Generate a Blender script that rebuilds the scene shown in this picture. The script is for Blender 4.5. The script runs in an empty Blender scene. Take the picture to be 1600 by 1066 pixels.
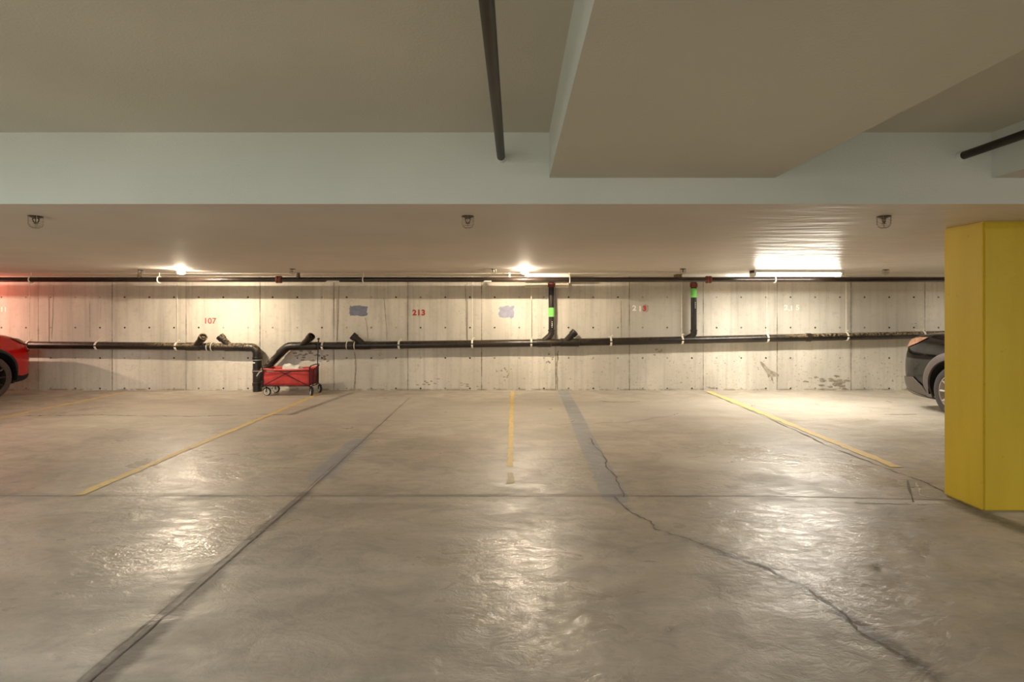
import bpy, bmesh, math, random
from mathutils import Vector, Matrix
from mathutils.bvhtree import BVHTree
random.seed(7)
PI = math.pi
S = bpy.context.scene
COL = S.collection
H, F, CX, CY = 1.4, 800.0, 805.0, 487.0           # eye height, focal length (px), vanishing point
def P(px, py, Y): return Vector(((px-CX)/F*Y, Y, H+(CY-py)/F*Y))
def G(px, py):
    Y = F*H/(py-CY); return Vector(((px-CX)/F*Y, Y, 0))
WY = 9.106                                          # back wall
ZC = 2.033                                          # lower ceiling
ZU = 2.454                                          # upper ceiling
YB = 3.01                                           # beam face

# ------------------------------------------------------------ materials
def srgb(r, g, b):
    f = lambda c: (c/255/12.92) if c/255 <= .04045 else ((c/255+.055)/1.055)**2.4
    return (f(r), f(g), f(b), 1)
class NT:
    def __init__(s, name):
        s.m = bpy.data.materials.new(name); s.m.use_nodes = True
        s.t = s.m.node_tree; s.b = s.t.nodes['Principled BSDF']; s.l = s.t.links
    def n(s, typ, **kw):
        nd = s.t.nodes.new('ShaderNode'+typ)
        for k, v in kw.items():
            if k.startswith('i_'): s.put(nd, k[2:].replace('_', ' '), v)
            else: setattr(nd, k, v)
        return nd
    def put(s, nd, key, v):
        sock = nd.inputs[int(key)] if key.isdigit() else nd.inputs[key]
        if isinstance(v, bpy.types.NodeSocket): s.l.new(v, sock)
        else: sock.default_value = v
    def math(s, op, a, b=0.0, c=None, clamp=False):
        nd = s.n('Math', operation=op); nd.use_clamp = clamp
        s.put(nd, '0', a); s.put(nd, '1', b)
        if c is not None: s.put(nd, '2', c)
        return nd.outputs[0]
    def pos(s): return s.n('NewGeometry').outputs['Position']
    def xyz(s, v):
        nd = s.n('SeparateXYZ'); s.l.new(v, nd.inputs[0]); return nd.outputs
    def mapping(s, v, sc=(1, 1, 1), rot=(0, 0, 0)):
        nd = s.n('Mapping'); s.l.new(v, nd.inputs[0]); nd.inputs['Scale'].default_value = sc
        nd.inputs['Rotation'].default_value = rot; return nd.outputs[0]
    def noise(s, v, scale, detail=4, rough=.55, dist=0):
        nd = s.n('TexNoise'); s.l.new(v, nd.inputs['Vector'])
        nd.inputs['Scale'].default_value = scale; nd.inputs['Detail'].default_value = detail
        nd.inputs['Roughness'].default_value = rough; nd.inputs['Distortion'].default_value = dist
        return nd.outputs['Fac']
    def ramp(s, f, a, b, lo=0.0, hi=1.0):
        nd = s.n('MapRange'); nd.interpolation_type = 'SMOOTHSTEP'
        s.put(nd, 'Value', f); nd.inputs['From Min'].default_value = a; nd.inputs['From Max'].default_value = b
        nd.inputs['To Min'].default_value = lo; nd.inputs['To Max'].default_value = hi
        return nd.outputs['Result']
    def mix(s, f, a, b, mode='MIX'):
        nd = s.n('Mix', data_type='RGBA', blend_type=mode)
        s.put(nd, '0', f); s.put(nd, '6', a); s.put(nd, '7', b)
        return nd.outputs[2]
    def bump(s, h, strength, dist=.01):
        nd = s.n('Bump'); s.put(nd, 'Height', h); nd.inputs['Strength'].default_value = strength
        nd.inputs['Distance'].default_value = dist
        s.l.new(nd.outputs[0], s.b.inputs['Normal'])
    def set(s, **kw):
        for k, v in kw.items(): s.put(s.b, k.replace('_', ' '), v)
        return s.m

def simple(name, c, rough=.5, metal=0.0, var=.12, vscale=6, bump=0, bs=60, dirt=None, spec=.5):
    t = NT(name); p = t.n('TexCoord').outputs['Object']
    n1 = t.noise(p, vscale, 4)
    a = tuple(x*(1-var) for x in c[:3])+(1,); b = tuple(min(1, x*(1+var)) for x in c[:3])+(1,)
    colr = t.mix(t.ramp(n1, .35, .65), a, b)
    if dirt:
        dcol, amt, up = dirt
        nz = t.xyz(t.n('NewGeometry').outputs['Normal'])[2]
        f = t.math('MULTIPLY', t.ramp(nz, .1, .9) if up else 1.0, t.ramp(t.noise(p, 14, 5), .45, .65))
        colr = t.mix(t.math('MULTIPLY', f, amt), colr, dcol)
    if bump: t.bump(t.noise(p, bs, 4), bump, .004)
    return t.set(Base_Color=colr, Roughness=rough, Metallic=metal, Specular_IOR_Level=spec)

def emis(name, c, strength):
    t = NT(name)
    return t.set(Base_Color=c, Emission_Color=c, Emission_Strength=strength, Roughness=.4)

def mat_wall():
    t = NT('board_formed_concrete'); p = t.pos(); x, y, z = t.xyz(p)
    base = t.mix(t.ramp(t.noise(t.mapping(p, (1, 1, .5)), .9, 4), .35, .68), srgb(192, 185, 170), srgb(224, 216, 200))
    streak = t.noise(t.mapping(p, (9, 1, .35)), 1.5, 5, .6)
    base = t.mix(t.ramp(streak, .45, .75, 0, .38), base, srgb(152, 145, 130))
    # one tone per formwork panel
    pid = t.math('FLOOR', t.math('DIVIDE', t.math('ADD', x, 1.911), 1.314))
    wn = t.n('TexWhiteNoise', noise_dimensions='1D'); t.l.new(pid, wn.inputs['W'])
    base = t.mix(t.ramp(wn.outputs['Value'], 0, 1, 0, .22), base, srgb(160, 154, 140))
    # mottle
    base = t.mix(t.ramp(t.noise(p, 14, 6, .7), .5, .75, 0, .35), base, srgb(150, 142, 124))
    # seams
    fx = t.math('ABSOLUTE', t.math('SUBTRACT', t.math('FRACT', t.math('DIVIDE', t.math('ADD', x, 1.911+.657), 1.314)), .5))
    wob = t.math('MULTIPLY', t.math('SUBTRACT', t.noise(t.mapping(p, (1, 1, 3)), 6, 3), .5), .012)
    dd = t.math('MULTIPLY', t.math('ADD', fx, wob), 1.314)
    seamw = t.math('MULTIPLY', t.ramp(t.math('ABSOLUTE', dd), .004, .014, 1, 0), t.ramp(t.noise(p, 3, 3), .35, .6, .35, .85))
    base = t.mix(seamw, base, srgb(105, 92, 74))
    halo = t.math('MULTIPLY', t.ramp(t.math('ABSOLUTE', dd), .0, .09, 1, 0), t.ramp(t.noise(t.mapping(p, (2, 1, .5)), 2.2, 3), .45, .65, .0, .5))
    base = t.mix(halo, base, srgb(140, 132, 118))
    # tie holes
    hx = t.math('MULTIPLY', t.math('SUBTRACT', t.math('FRACT', t.math('DIVIDE', t.math('ADD', x, 2.998+.2193+.4386*40), .4386)), .5), .4386)
    hz = t.math('MULTIPLY', t.math('SUBTRACT', t.math('FRACT', t.math('DIVIDE', t.math('ADD', z, .273-.035), .541)), .5), .541)
    r = t.math('SQRT', t.math('ADD', t.math('MULTIPLY', hx, hx), t.math('MULTIPLY', hz, hz)))
    r = t.math('ADD', r, t.math('MULTIPLY', t.math('SUBTRACT', t.noise(p, 40, 2), .5), .012))
    cx_ = t.math('FLOOR', t.math('DIVIDE', t.math('ADD', x, 2.998+.2193+.4386*40), .4386))
    cz_ = t.math('FLOOR', t.math('DIVIDE', t.math('ADD', z, .238), .541))
    w2 = t.n('TexWhiteNoise', noise_dimensions='1D'); t.l.new(t.math('ADD', cx_, t.math('MULTIPLY', cz_, 57.3)), w2.inputs['W'])
    hole = t.math('MULTIPLY', t.ramp(r, .012, .021, 1, 0), t.ramp(w2.outputs['Value'], 0, .7, .35, 1))
    base = t.mix(hole, base, srgb(48, 38, 30))
    # pits and scuffs low on the wall, denser to the right
    low = t.math('MULTIPLY', t.ramp(z, .45, .85, 1, 0.06), t.ramp(x, -2, 5.5, .35, 1))
    pits = t.ramp(t.noise(t.mapping(p, (1, 1, 1)), 26, 5, .62), .60, .68)
    base = t.mix(t.math('MULTIPLY', t.math('MULTIPLY', pits, low), .75), base, srgb(110, 102, 90))
    pits2 = t.ramp(t.noise(p, 55, 3, .5), .69, .74)
    base = t.mix(t.math('MULTIPLY', pits2, .5), base, srgb(95, 82, 64))
    grime = t.math('MULTIPLY', t.ramp(z, .0, .05, 1, 0), t.ramp(t.noise(p, 5, 4), .4, .6))
    base = t.mix(t.math('MULTIPLY', grime, .7), base, srgb(105, 92, 74))
    t.bump(t.math('SUBTRACT', t.math('MULTIPLY', t.noise(p, 18, 5), .3), t.math('ADD', hole, seamw)), .25, .01)
    return t.set(Base_Color=base, Roughness=.85)

def mat_floor():
    t = NT('worn_concrete_floor'); p = t.pos(); x, y, z = t.xyz(p)
    def at(nm): return t.n('Attribute', attribute_name=nm).outputs['Fac']
    stain, patch, worn, warm = at('stain'), at('patch'), at('worn'), at('pale')
    sw = t.mapping(p, (1.0, 1.6, 1), (0, 0, .5))
    n1 = t.noise(sw, .8, 5, .55, 1.2)
    n2 = t.noise(sw, 3.2, 6, .62, .8)
    n3 = t.noise(p, 22, 6, .7)
    n4 = t.noise(t.mapping(p, (.35, 2.2, 1)), 2.2, 5, .6, .6)
    base = t.mix(t.ramp(n1, .32, .68), srgb(158, 147, 130), srgb(190, 178, 160))
    base = t.mix(t.ramp(n2, .42, .7, 0, .55), base, srgb(138, 130, 118))
    base = t.mix(t.ramp(n4, .5, .7, 0, .35), base, srgb(200, 192, 178))
    base = t.mix(t.ramp(n3, .48, .78, 0, .4), base, srgb(128, 120, 108))
    base = t.mix(t.math('MULTIPLY', warm, t.ramp(n2, .3, .6, .35, 1)), base, srgb(214, 206, 194))
    speck = t.ramp(t.noise(p, 70, 3, .5), .70, .76)
    base = t.mix(t.math('MULTIPLY', speck, .45), base, srgb(90, 82, 70))
    pf = t.ramp(t.math('ADD', patch, t.math('MULTIPLY', t.math('SUBTRACT', n3, .5), .5)), .35, .6)
    base = t.mix(t.math('MULTIPLY', pf, .92), base, srgb(146, 146, 148))
    sf = t.ramp(t.math('ADD', stain, t.math('MULTIPLY', t.math('SUBTRACT', t.noise(sw, 9, 6, .65), .5), .75)), .25, .85)
    base = t.mix(t.math('MULTIPLY', sf, .85), base, srgb(92, 86, 80))
    rough = t.ramp(t.math('ADD', n2, t.math('MULTIPLY', worn, -.34)), .12, .72, .19, .54)
    hgt = t.math('ADD', t.math('MULTIPLY', n2, .7), t.math('MULTIPLY', t.noise(sw, 9, 6, .68, 1.2), .5))
    t.bump(hgt, .42, .024)
    return t.set(Base_Color=base, Roughness=rough, Specular_IOR_Level=.5)

def mat_paint(name, c1, c2, rough, bump=.1, bscale=90, ripple=0.0, spec=.4):
    t = NT(name); p = t.pos()
    base = t.mix(t.ramp(t.noise(p, .7, 4), .3, .7), c1, c2)
    h = t.noise(p, bscale, 3)
    if ripple:
        x, y, z = t.xyz(p)
        rp = t.noise(t.mapping(p, (1.0, 3.4, 1), (0, 0, .12)), 1.5, 3, .5, .6)
        msk = t.math('MULTIPLY', t.ramp(x, 1.2, 2.6), ripple)
        h = t.math('ADD', t.math('MULTIPLY', h, .03), t.math('MULTIPLY', rp, t.math('ADD', t.math('MULTIPLY', msk, 6.5), .10)))
        rough = t.ramp(x, 1.0, 3.0, .7, .33)
    t.bump(h, bump, .02)
    return t.set(Base_Color=base, Roughness=rough, Specular_IOR_Level=spec)

def mat_line(name, c, wear=.5, scale=18):
    t = NT(name); p = t.pos()
    n = t.noise(t.mapping(p, (1, .6, 1)), scale, 6, .7)
    base = t.mix(t.ramp(n, wear-.12, wear+.12), c, srgb(176, 164, 142))
    return t.set(Base_Color=base, Roughness=.6)

def mat_column():
    t = NT('yellow_column_paint'); p = t.pos(); x, y, z = t.xyz(p)
    base = t.mix(t.ramp(t.noise(t.mapping(p, (3, 3, .4)), 2, 4), .3, .7), srgb(204, 172, 44), srgb(212, 182, 52))
    base = t.mix(t.math('MULTIPLY', t.ramp(t.noise(p, 16, 6, .7), .64, .72), .35), base, srgb(150, 128, 20))
    base = t.mix(t.math('MULTIPLY', t.ramp(z, .0, .02, 1, 0), .6), base, srgb(92, 80, 60))
    t.bump(t.noise(p, 50, 4), .12, .01)
    return t.set(Base_Color=base, Roughness=.5, Specular_IOR_Level=.3)

def mat_pipe(name='black_plastic_pipe', dust=.55):
    t = NT(name); p = t.pos(); x, y, z = t.xyz(p)
    nz = t.xyz(t.n('NewGeometry').outputs['Normal'])[2]
    c = t.mix(t.ramp(t.noise(p, 5, 4), .4, .6), srgb(20, 15, 11), srgb(36, 27, 19))
    d = t.math('MULTIPLY', t.ramp(nz, -.05, .7), t.ramp(t.noise(p, 24, 5, .65), .42, .6))
    where = t.math('MAXIMUM', t.ramp(x, 4.4, 5.2), t.ramp(x, -6.6, -6.0, 0, t and 1))
    where2 = t.math('MULTIPLY', where, t.math('MAXIMUM', t.ramp(x, 4.4, 5.2), t.ramp(x, -4.4, -3.9, 1, 0)))
    d = t.math('MULTIPLY', d, t.ramp(where2, 0, 1, .1, dust+.3))
    c = t.mix(d, c, srgb(158, 138, 104))
    return t.set(Base_Color=c, Roughness=.34, Specular_IOR_Level=.4)

M = dict(
    wall=mat_wall(), floor=mat_floor(),
    ceil_low=mat_paint('ceiling_paint_low', srgb(196, 184, 170), srgb(206, 194, 180), .42, .35, 120, 1.0, .5),
    ceil_up=mat_paint('ceiling_paint_high', srgb(190, 184, 166), srgb(200, 193, 174), .6, .12),
    beamface=mat_paint('beam_face_paint', srgb(202, 208, 200), srgb(212, 216, 208), .6, .1),
    sidewall=mat_paint('side_wall_paint', srgb(190, 180, 160), srgb(205, 195, 175), .8, .1),
    yellow=mat_column(), pipe=mat_pipe(),
    steel=simple('black_steel_pipe', srgb(46, 36, 30), .24, .35, .25, 9, .04, spec=.7),
    rust=simple('rusty_red_coupling', srgb(112, 48, 34), .6, .2, .25, 30),
    drypipe=simple('dark_bronze_pipe', srgb(34, 25, 15), .45, .2, .35, 7, .05),
    galv=simple('galvanised_steel', srgb(205, 200, 190), .4, .5, .1, 20),
    clamp=simple('cream_hanger', srgb(225, 216, 196), .5, 0, .08, 12),
    white=simple('white_enamel', srgb(228, 224, 212), .45, 0, .04, 5),
    offwhite=simple('off_white_board', srgb(220, 208, 184), .7, 0, .06, 5),
    dark=simple('dark_metal', srgb(46, 34, 26), .45, .5, .1, 20),
    wire=simple('bright_wire', srgb(150, 138, 120), .3, .8, .1, 20),
    bronze=simple('brown_box', srgb(98, 78, 56), .6, .1, .15, 20),
    green=simple('green_sticker', srgb(120, 214, 92), .5, 0, .06, 8),
    yl=mat_line('yellow_line_faded', srgb(226, 196, 120), .60),
    yl2=mat_line('yellow_line_bright', srgb(228, 196, 116), .60),
    yl0=mat_line('yellow_line_pale', srgb(206, 188, 130), .50),
    groove=simple('dark_joint', srgb(112, 102, 90), .9, 0, .2, 30),
    chalk=simple('chalky_residue', srgb(205, 200, 192), .9, 0, .1, 40),
    bluepatch=simple('blue_grey_paint', srgb(118, 122, 138), .7, 0, .12, 14),
    lavpatch=simple('lavender_grey_paint', srgb(150, 150, 168), .7, 0, .1, 14),
    redsmudge=simple('faded_red_paint', srgb(172, 144, 138), .7, 0, .2, 30),
    redtext=simple('red_stencil_paint', srgb(176, 52, 34), .7, 0, .12, 40),
    whitetext=simple('white_stencil_paint', srgb(246, 242, 230), .7, 0, .05, 40),
    stone=simple('pale_stone', srgb(170, 160, 146), .9, 0, .2, 60, .5),
    scar=simple('scuffed_concrete', srgb(148, 138, 120), .9, 0, .25, 25),
    fabric=simple('red_canvas', srgb(202, 58, 52), .75, 0, .14, 7, .35, 25),
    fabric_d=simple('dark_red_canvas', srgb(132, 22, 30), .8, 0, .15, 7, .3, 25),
    hem=simple('top_lit_red_hem', srgb(222, 96, 84), .7, 0, .08, 7),  # canvas red lightened, light from above painted into the hem
    frame=simple('black_tube', srgb(26, 22, 22), .4, .3, .1, 20),
    bag=simple('white_paper', srgb(236, 230, 216), .8, 0, .04, 10, .5, 12),
    rim_w=simple('cream_wheel_plastic', srgb(222, 214, 196), .5, 0, .05, 10),
    rubber=simple('tyre_rubber', srgb(40, 36, 34), .8, 0, .15, 30, .3, 80),
    tyre_red=simple('tyre_rubber_worn', srgb(60, 46, 42), .8, 0, .15, 30, .3, 80),
    redpaint=simple('red_car_paint', srgb(172, 6, 4), .14, .0, .04, 3, spec=.7),
    blackpaint=simple('black_car_paint', srgb(8, 8, 10), .08, .0, .04, 3, spec=.45),
    clad=simple('grey_plastic_cladding', srgb(74, 66, 62), .5, 0, .08, 20),
    clad_b=simple('brownish_lower_bumper', srgb(66, 58, 52), .35, 0, .08, 10),
    well=simple('wheel_well_black', srgb(10, 9, 9), .9, 0, .1, 10),
    lamp_dark=simple('smoked_headlight', srgb(96, 62, 40), .08, .2, .35, 12),
    lamp_amber=simple('amber_headlight', srgb(150, 108, 86), .08, .2, .25, 14),
    glass=simple('dark_glass', srgb(16, 18, 20), .05, 0, .05, 3, spec=.8),
    alloy=simple('alloy_wheel', srgb(190, 180, 172), .3, .7, .06, 8),
    alloy_d=simple('dark_alloy_wheel', srgb(62, 48, 44), .3, .6, .1, 8),
    lens=emis('lit_diffuser', (1, .97, .9, 1), 9.0),
    bulb=emis('lit_bulb', (1, .86, .62, 1), 60.0),
    ridge=simple('prismatic_lens_edge', srgb(205, 208, 205), .3, 0, .05, 20),
)

# ------------------------------------------------------------ mesh building
class MB:
    def __init__(s): s.v = []; s.f = []
    def add(s, vs, fs):
        o = len(s.v); s.v += [Vector(v) for v in vs]; s.f += [tuple(i+o for i in f) for f in fs]; return s
    def box(s, lo, hi, bev=0):
        x0, y0, z0 = lo; x1, y1, z1 = hi
        if bev <= 0:
            return s.add([(x0,y0,z0),(x1,y0,z0),(x1,y1,z0),(x0,y1,z0),(x0,y0,z1),(x1,y0,z1),(x1,y1,z1),(x0,y1,z1)],
                         [(0,3,2,1),(4,5,6,7),(0,1,5,4),(1,2,6,5),(2,3,7,6),(3,0,4,7)])
        bm = bmesh.new(); bmesh.ops.create_cube(bm, size=1)
        for v in bm.verts: v.co = Vector(((x0+x1)/2+v.co.x*(x1-x0), (y0+y1)/2+v.co.y*(y1-y0), (z0+z1)/2+v.co.z*(z1-z0)))
        bmesh.ops.bevel(bm, geom=bm.edges[:], offset=bev, segments=2, affect='EDGES')
        bm.verts.index_update()
        s.add([v.co.copy() for v in bm.verts], [[v.index for v in f.verts] for f in bm.faces]); bm.free(); return s
    def tube(s, pts, r, n=16, caps=True, closed=False):
        pts = [Vector(p) for p in pts]; k = len(pts); rs = r if isinstance(r, (list, tuple)) else [r]*k
        o = len(s.v); ref = None
        for i, p in enumerate(pts):
            if closed: d = pts[(i+1) % k]-pts[i-1]
            else: d = pts[min(i+1, k-1)]-pts[max(i-1, 0)]
            d.normalize()
            if ref is None:
                ref = d.orthogonal().normalized()
            ref = (ref-d*ref.dot(d)); ref.normalize(); b = d.cross(ref)
            sc = 1.0
            for j in range(n):
                a = 2*PI*j/n; s.v.append(p+(ref*math.cos(a)+b*math.sin(a))*rs[i]*sc)
        m = k if closed else k-1
        for i in range(m):
            for j in range(n):
                a = o+i*n+j; b_ = o+i*n+(j+1) % n; c = o+((i+1) % k)*n+(j+1) % n; d_ = o+((i+1) % k)*n+j
                s.f.append((a, b_, c, d_))
        if caps and not closed:
            s.f.append(tuple(o+j for j in reversed(range(n)))); s.f.append(tuple(o+(k-1)*n+j for j in range(n)))
        return s
    def lathe(s, prof, c, axis, n=24, caps=True):     # prof: (radius, along)
        c = Vector(c); ax = Vector(axis).normalized(); u = ax.orthogonal().normalized(); w = ax.cross(u); o = len(s.v); k = len(prof)
        for r, h in prof:
            for j in range(n):
                a = 2*PI*j/n; s.v.append(c+ax*h+(u*math.cos(a)+w*math.sin(a))*max(r, .0001))
        for i in range(k-1):
            for j in range(n):
                s.f.append((o+i*n+j, o+i*n+(j+1) % n, o+(i+1)*n+(j+1) % n, o+(i+1)*n+j))
        if caps: s.f.append(tuple(o+j for j in reversed(range(n)))); s.f.append(tuple(o+(k-1)*n+j for j in range(n)))
        return s
    def build(s, name, mat, parent=None, smooth=True, ang=40, loc=None):
        me = bpy.data.meshes.new(name)
        base = Vector(loc) if loc is not None else (root_loc(parent) if parent else Vector((0, 0, 0)))
        me.from_pydata([tuple(v-base) for v in s.v], [], s.f); me.update()
        bm = bmesh.new(); bm.from_mesh(me); bmesh.ops.recalc_face_normals(bm, faces=bm.faces); bm.to_mesh(me); bm.free()
        me.materials.append(mat)
        if smooth:
            for p in me.polygons: p.use_smooth = True
            me.set_sharp_from_angle(angle=math.radians(ang))
        o = bpy.data.objects.new(name, me); COL.objects.link(o)
        if parent: o.parent = parent
        if loc is not None and not parent: o.location = base
        return o
def root_loc(o):
    l = Vector((0, 0, 0))
    while o: l += o.location; o = o.parent
    return l
def tag(o, label=None, cat=None, group=None, kind=None):
    for k, v in (('label', label), ('category', cat), ('group', group), ('kind', kind)):
        if v: o[k] = v
    return o
def thing(name, loc, label, cat, group=None):
    o = bpy.data.objects.new(name, None); o.empty_display_size = .1; COL.objects.link(o); o.location = loc
    return tag(o, label, cat, group)
def copy_tree(o, parent=None):
    c = o.copy(); COL.objects.link(c); c.parent = parent
    for ch in list(o.children): copy_tree(ch, c)
    return c
def struct(o): return tag(o, kind='structure')

# ------------------------------------------------------------ the shell
def floor_mesh():
    xs = [-14, -12]+[-10+.05*i for i in range(361)]+[10, 12.5]
    ys = [-7, -4, -2, 0]+[.8+.045*i for i in range(185)]+[WY+.15]
    pl = lambda *a: [G(*q) for q in a]
    segs = []
    def add(kind, pts, w, st):
        for a, b in zip(pts, pts[1:]): segs.append((kind, a, b, w, st))
    add('stain', pl((480,770),(330,900)), .065, .8); add('stain', pl((330,900),(140,1075)), .085, 1.05)
    add('stain', pl((640,622),(480,770)), .07, .4)
    add('stain', pl((960,778),(1030,830),(1100,852)), .05, .45)
    add('stain', pl((1100,852),(1190,885),(1260,920)), .07, .8); add('stain', pl((1260,920),(1340,975),(1450,1050)), .065, .85)
    add('stain', pl((160,636),(60,650)), .22, .45); add('stain', pl((330,636),(390,634)), .22, .35)
    add('stain', pl((550,614),(455,648)), .07, .8)
    add('stain', pl((0,750),(250,650)), .35, .4); add('stain', pl((0,730),(200,680)), .5, .4)
    add('stain', pl((1500,790),(1600,828)), .12, .8)
    add('stain', pl((840,780),(860,830),(960,850)), .5, .38)
    add('stain', pl((880,700),(1000,770)), .6, .3); add('stain', pl((1000,650),(1120,690),(1200,760)), .35, .28)
    add('stain', pl((850,930),(860,965),(830,975)), .05, .55)
    add('stain', pl((240,780),(500,775)), .12, .45)
    add('patch', pl((880,611),(897,645),(915,685)), .085, 1.0); add('patch', pl((915,685),(938,730),(962,779)), .085, 1.1)
    add('patch', pl((560,690),(500,745)), .12, .7)
    add('pale', pl((230,640),(500,640),(700,640),(1400,640)), 1.2, .5)
    add('pale', pl((1080,720),(1200,722),(1330,745)), .22, .9)
    add('pale', pl((1330,785),(1470,786)), .03, .9); add('pale', pl((1290,790),(1350,800)), .03, .4)
    for a in (((1190,830),(1330,870)), ((1240,870),(1330,930)), ((1260,810),(1320,830)), ((810,880),(835,950)), ((240,870),(330,830)), ((270,720),(330,740)), ((1130,700),(1330,740))):
        add('worn', pl(*a), .35, 1.0)
    add('pale', pl((1572,806),(1620,806)), .08, 1.0)
    V = []; A = {'stain': [], 'patch': [], 'pale': [], 'worn': []}
    for y in ys:
        for x in xs:
            V.append((x, y, 0)); val = dict.fromkeys(A, 0.0)
            for k, a, b, w, st in segs:
                if min(a.y, b.y)-3*w > y or max(a.y, b.y)+3*w < y or min(a.x, b.x)-3*w > x or max(a.x, b.x)+3*w < x: continue
                dx, dy = b.x-a.x, b.y-a.y; L2 = dx*dx+dy*dy
                u = max(0, min(1, ((x-a.x)*dx+(y-a.y)*dy)/L2))
                d = math.hypot(x-a.x-u*dx, y-a.y-u*dy)
                q = st*max(0, 1-(d/w/1.6)**2) if k == 'patch' else st*math.exp(-(d/w)**2)
                if q > val[k]: val[k] = q
            for k in A: A[k].append(val[k])
    n = len(xs); Fc = [(j*n+i, j*n+i+1, (j+1)*n+i+1, (j+1)*n+i) for j in range(len(ys)-1) for i in range(n-1)]
    me = bpy.data.meshes.new('floor'); me.from_pydata(V, [], Fc); me.update()
    for k in A:
        at = me.attributes.new(k, 'FLOAT', 'POINT'); at.data.foreach_set('value', A[k])
    me.materials.append(M['floor'])
    o = bpy.data.objects.new('floor', me); COL.objects.link(o); return struct(o)
floor = floor_mesh()
XL, XR, YK = -14, 12.5, -7
wall_back = struct(MB().box((XL, WY, -.1), (XR, WY+.2, 2.7)).build('wall_back', M['wall'], smooth=False))
struct(MB().box((XL-.2, YK, -.1), (XL, WY+.2, 2.7)).build('wall_left', M['sidewall'], smooth=False))
struct(MB().box((XR, YK, -.1), (XR+.2, WY+.2, 2.7)).build('wall_right', M['sidewall'], smooth=False))
struct(MB().box((XL-.2, YK-.2, -.1), (XR+.2, YK, 2.7)).build('wall_front', M['sidewall'], smooth=False))
def slab():
    o = MB().box((XL, YB, ZC), (XR, WY+.02, 2.7)).build('ceiling', M['ceil_low'], smooth=False)
    o.data.materials.append(M['beamface'])
    for p in o.data.polygons:
        if p.normal.y < -.9: p.material_index = 1
    return struct(o)
ceiling = slab()
struct(MB().box((XL, YK, ZU), (XR, YB+.01, 2.7)).build('ceiling', M['ceil_up'], smooth=False))
def cross(x0, x1, nm):
    o = MB().box((x0, YK, 2.186), (x1, YB+.005, ZU+.01)).build(nm, M['ceil_up'], smooth=False)
    o.data.materials.append(M['beamface'])
    for p in o.data.polygons:
        if abs(p.normal.x) > .9: p.material_index = 1
    return struct(o)
cross(.2, 1.524, 'trim_1'); cross(2.80, 4.3, 'trim_2')
# ceiling board edge close to the back wall
struct(MB().box((XL, 8.44, ZC-.008), (XR, WY+.01, ZC+.01)).build('trim_3', M['ceil_low'], smooth=False))

# yellow column
tag(MB().box((3.274, 3.578, 0), (4.2, 3.916, ZC), .012).build('column', M['yellow'], smooth=True, loc=(3.74, 3.75, 0)),
    'thick rectangular concrete column painted yellow, at the right edge beside the black car', 'column')

# floor joints and cracks: thin strips of the floor
def strip(pts, w, name, mat, parent=None, z=.003, jit=0, sub=1, wj=0):
    pts = [Vector(p) for p in pts]; q = []
    for a, b in zip(pts, pts[1:]):
        for i in range(sub):
            p = a.lerp(b, i/sub)
            if (i or q) and jit: p = p+Vector((random.uniform(-jit, jit), random.uniform(-jit, jit), 0))
            q.append(p)
    q.append(pts[-1]); m = MB(); L = []; R = []
    for i, p in enumerate(q):
        d = q[min(i+1, len(q)-1)]-q[max(i-1, 0)]; d.z = 0; d.normalize(); nn = Vector((-d.y, d.x, 0))
        ww = w*(1+random.uniform(-wj, wj))/2
        L.append(p+nn*ww+Vector((0, 0, z))); R.append(p-nn*ww+Vector((0, 0, z)))
    k = len(q); m.add(L+R, [(i, i+1, k+i+1, k+i) for i in range(k-1)])
    return m.build(name, mat, parent, smooth=False)
gp = lambda *a: [G(*q) for q in a]
strip([(-10, 3.89, 0), (2.0, 3.88, 0), (3.2, 3.80, 0), (3.9, 3.53, 0)], .008, 'joint', M['groove'], floor, sub=30, jit=.002)
strip([(-10, 3.925, 0), (.9, 3.915, 0)], .004, 'joint', M['groove'], floor, sub=60, jit=.003, wj=.8)
strip(gp((640,622),(480,770),(140,1066),(100,1100)), .007, 'joint', M['groove'], floor, sub=20, jit=.003, wj=.5)
strip(gp((633,628),(470,773),(120,1066)), .003, 'joint', M['groove'], floor, sub=30, jit=.004, wj=.9)
strip(gp((922,685),(930,697),(948,718),(946,730),(962,745),(968,760),(974,777)), .010, 'crack', M['groove'], floor, sub=4, jit=.012, wj=.6)
strip(gp((960,777),(985,800),(1015,815),(1025,828),(1075,842),(1105,855),(1190,885),(1260,920),(1320,960),(1340,985),(1430,1035)), .006, 'crack', M['groove'], floor, sub=6, jit=.010, wj=.7)
strip(gp((1105,614),(1180,645),(1250,676),(1300,700),(1400,738),(1440,752),(1474,768)), .012, 'crack', M['groove'], floor, sub=10, jit=.008, wj=.9)
strip(gp((1418,751),(1427,785)), .014, 'crack', M['groove'], floor, sub=4, jit=.004, wj=.5)
strip(gp((38,650),(150,649),(300,651),(370,649)), .018, 'crack', M['groove'], floor, sub=20, jit=.02, wj=.9)
strip(gp((400,648),(452,648)), .014, 'crack', M['groove'], floor, sub=8, jit=.02, wj=.9)
strip(gp((1382,648),(1432,648)), .014, 'crack', M['groove'], floor, sub=8, jit=.01, wj=.9)
strip(gp((600,658),(700,659),(800,656)), .008, 'crack', M['groove'], floor, sub=12, jit=.02, wj=.9)
strip(gp((805,660),(870,664),(980,660),(1050,650),(1060,646)), .006, 'crack', M['groove'], floor, sub=12, jit=.02, wj=.9)
strip(gp((935,627),(960,629),(1000,628)), .022, 'crack', M['groove'], floor, sub=6, jit=.02, wj=.9)

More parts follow.
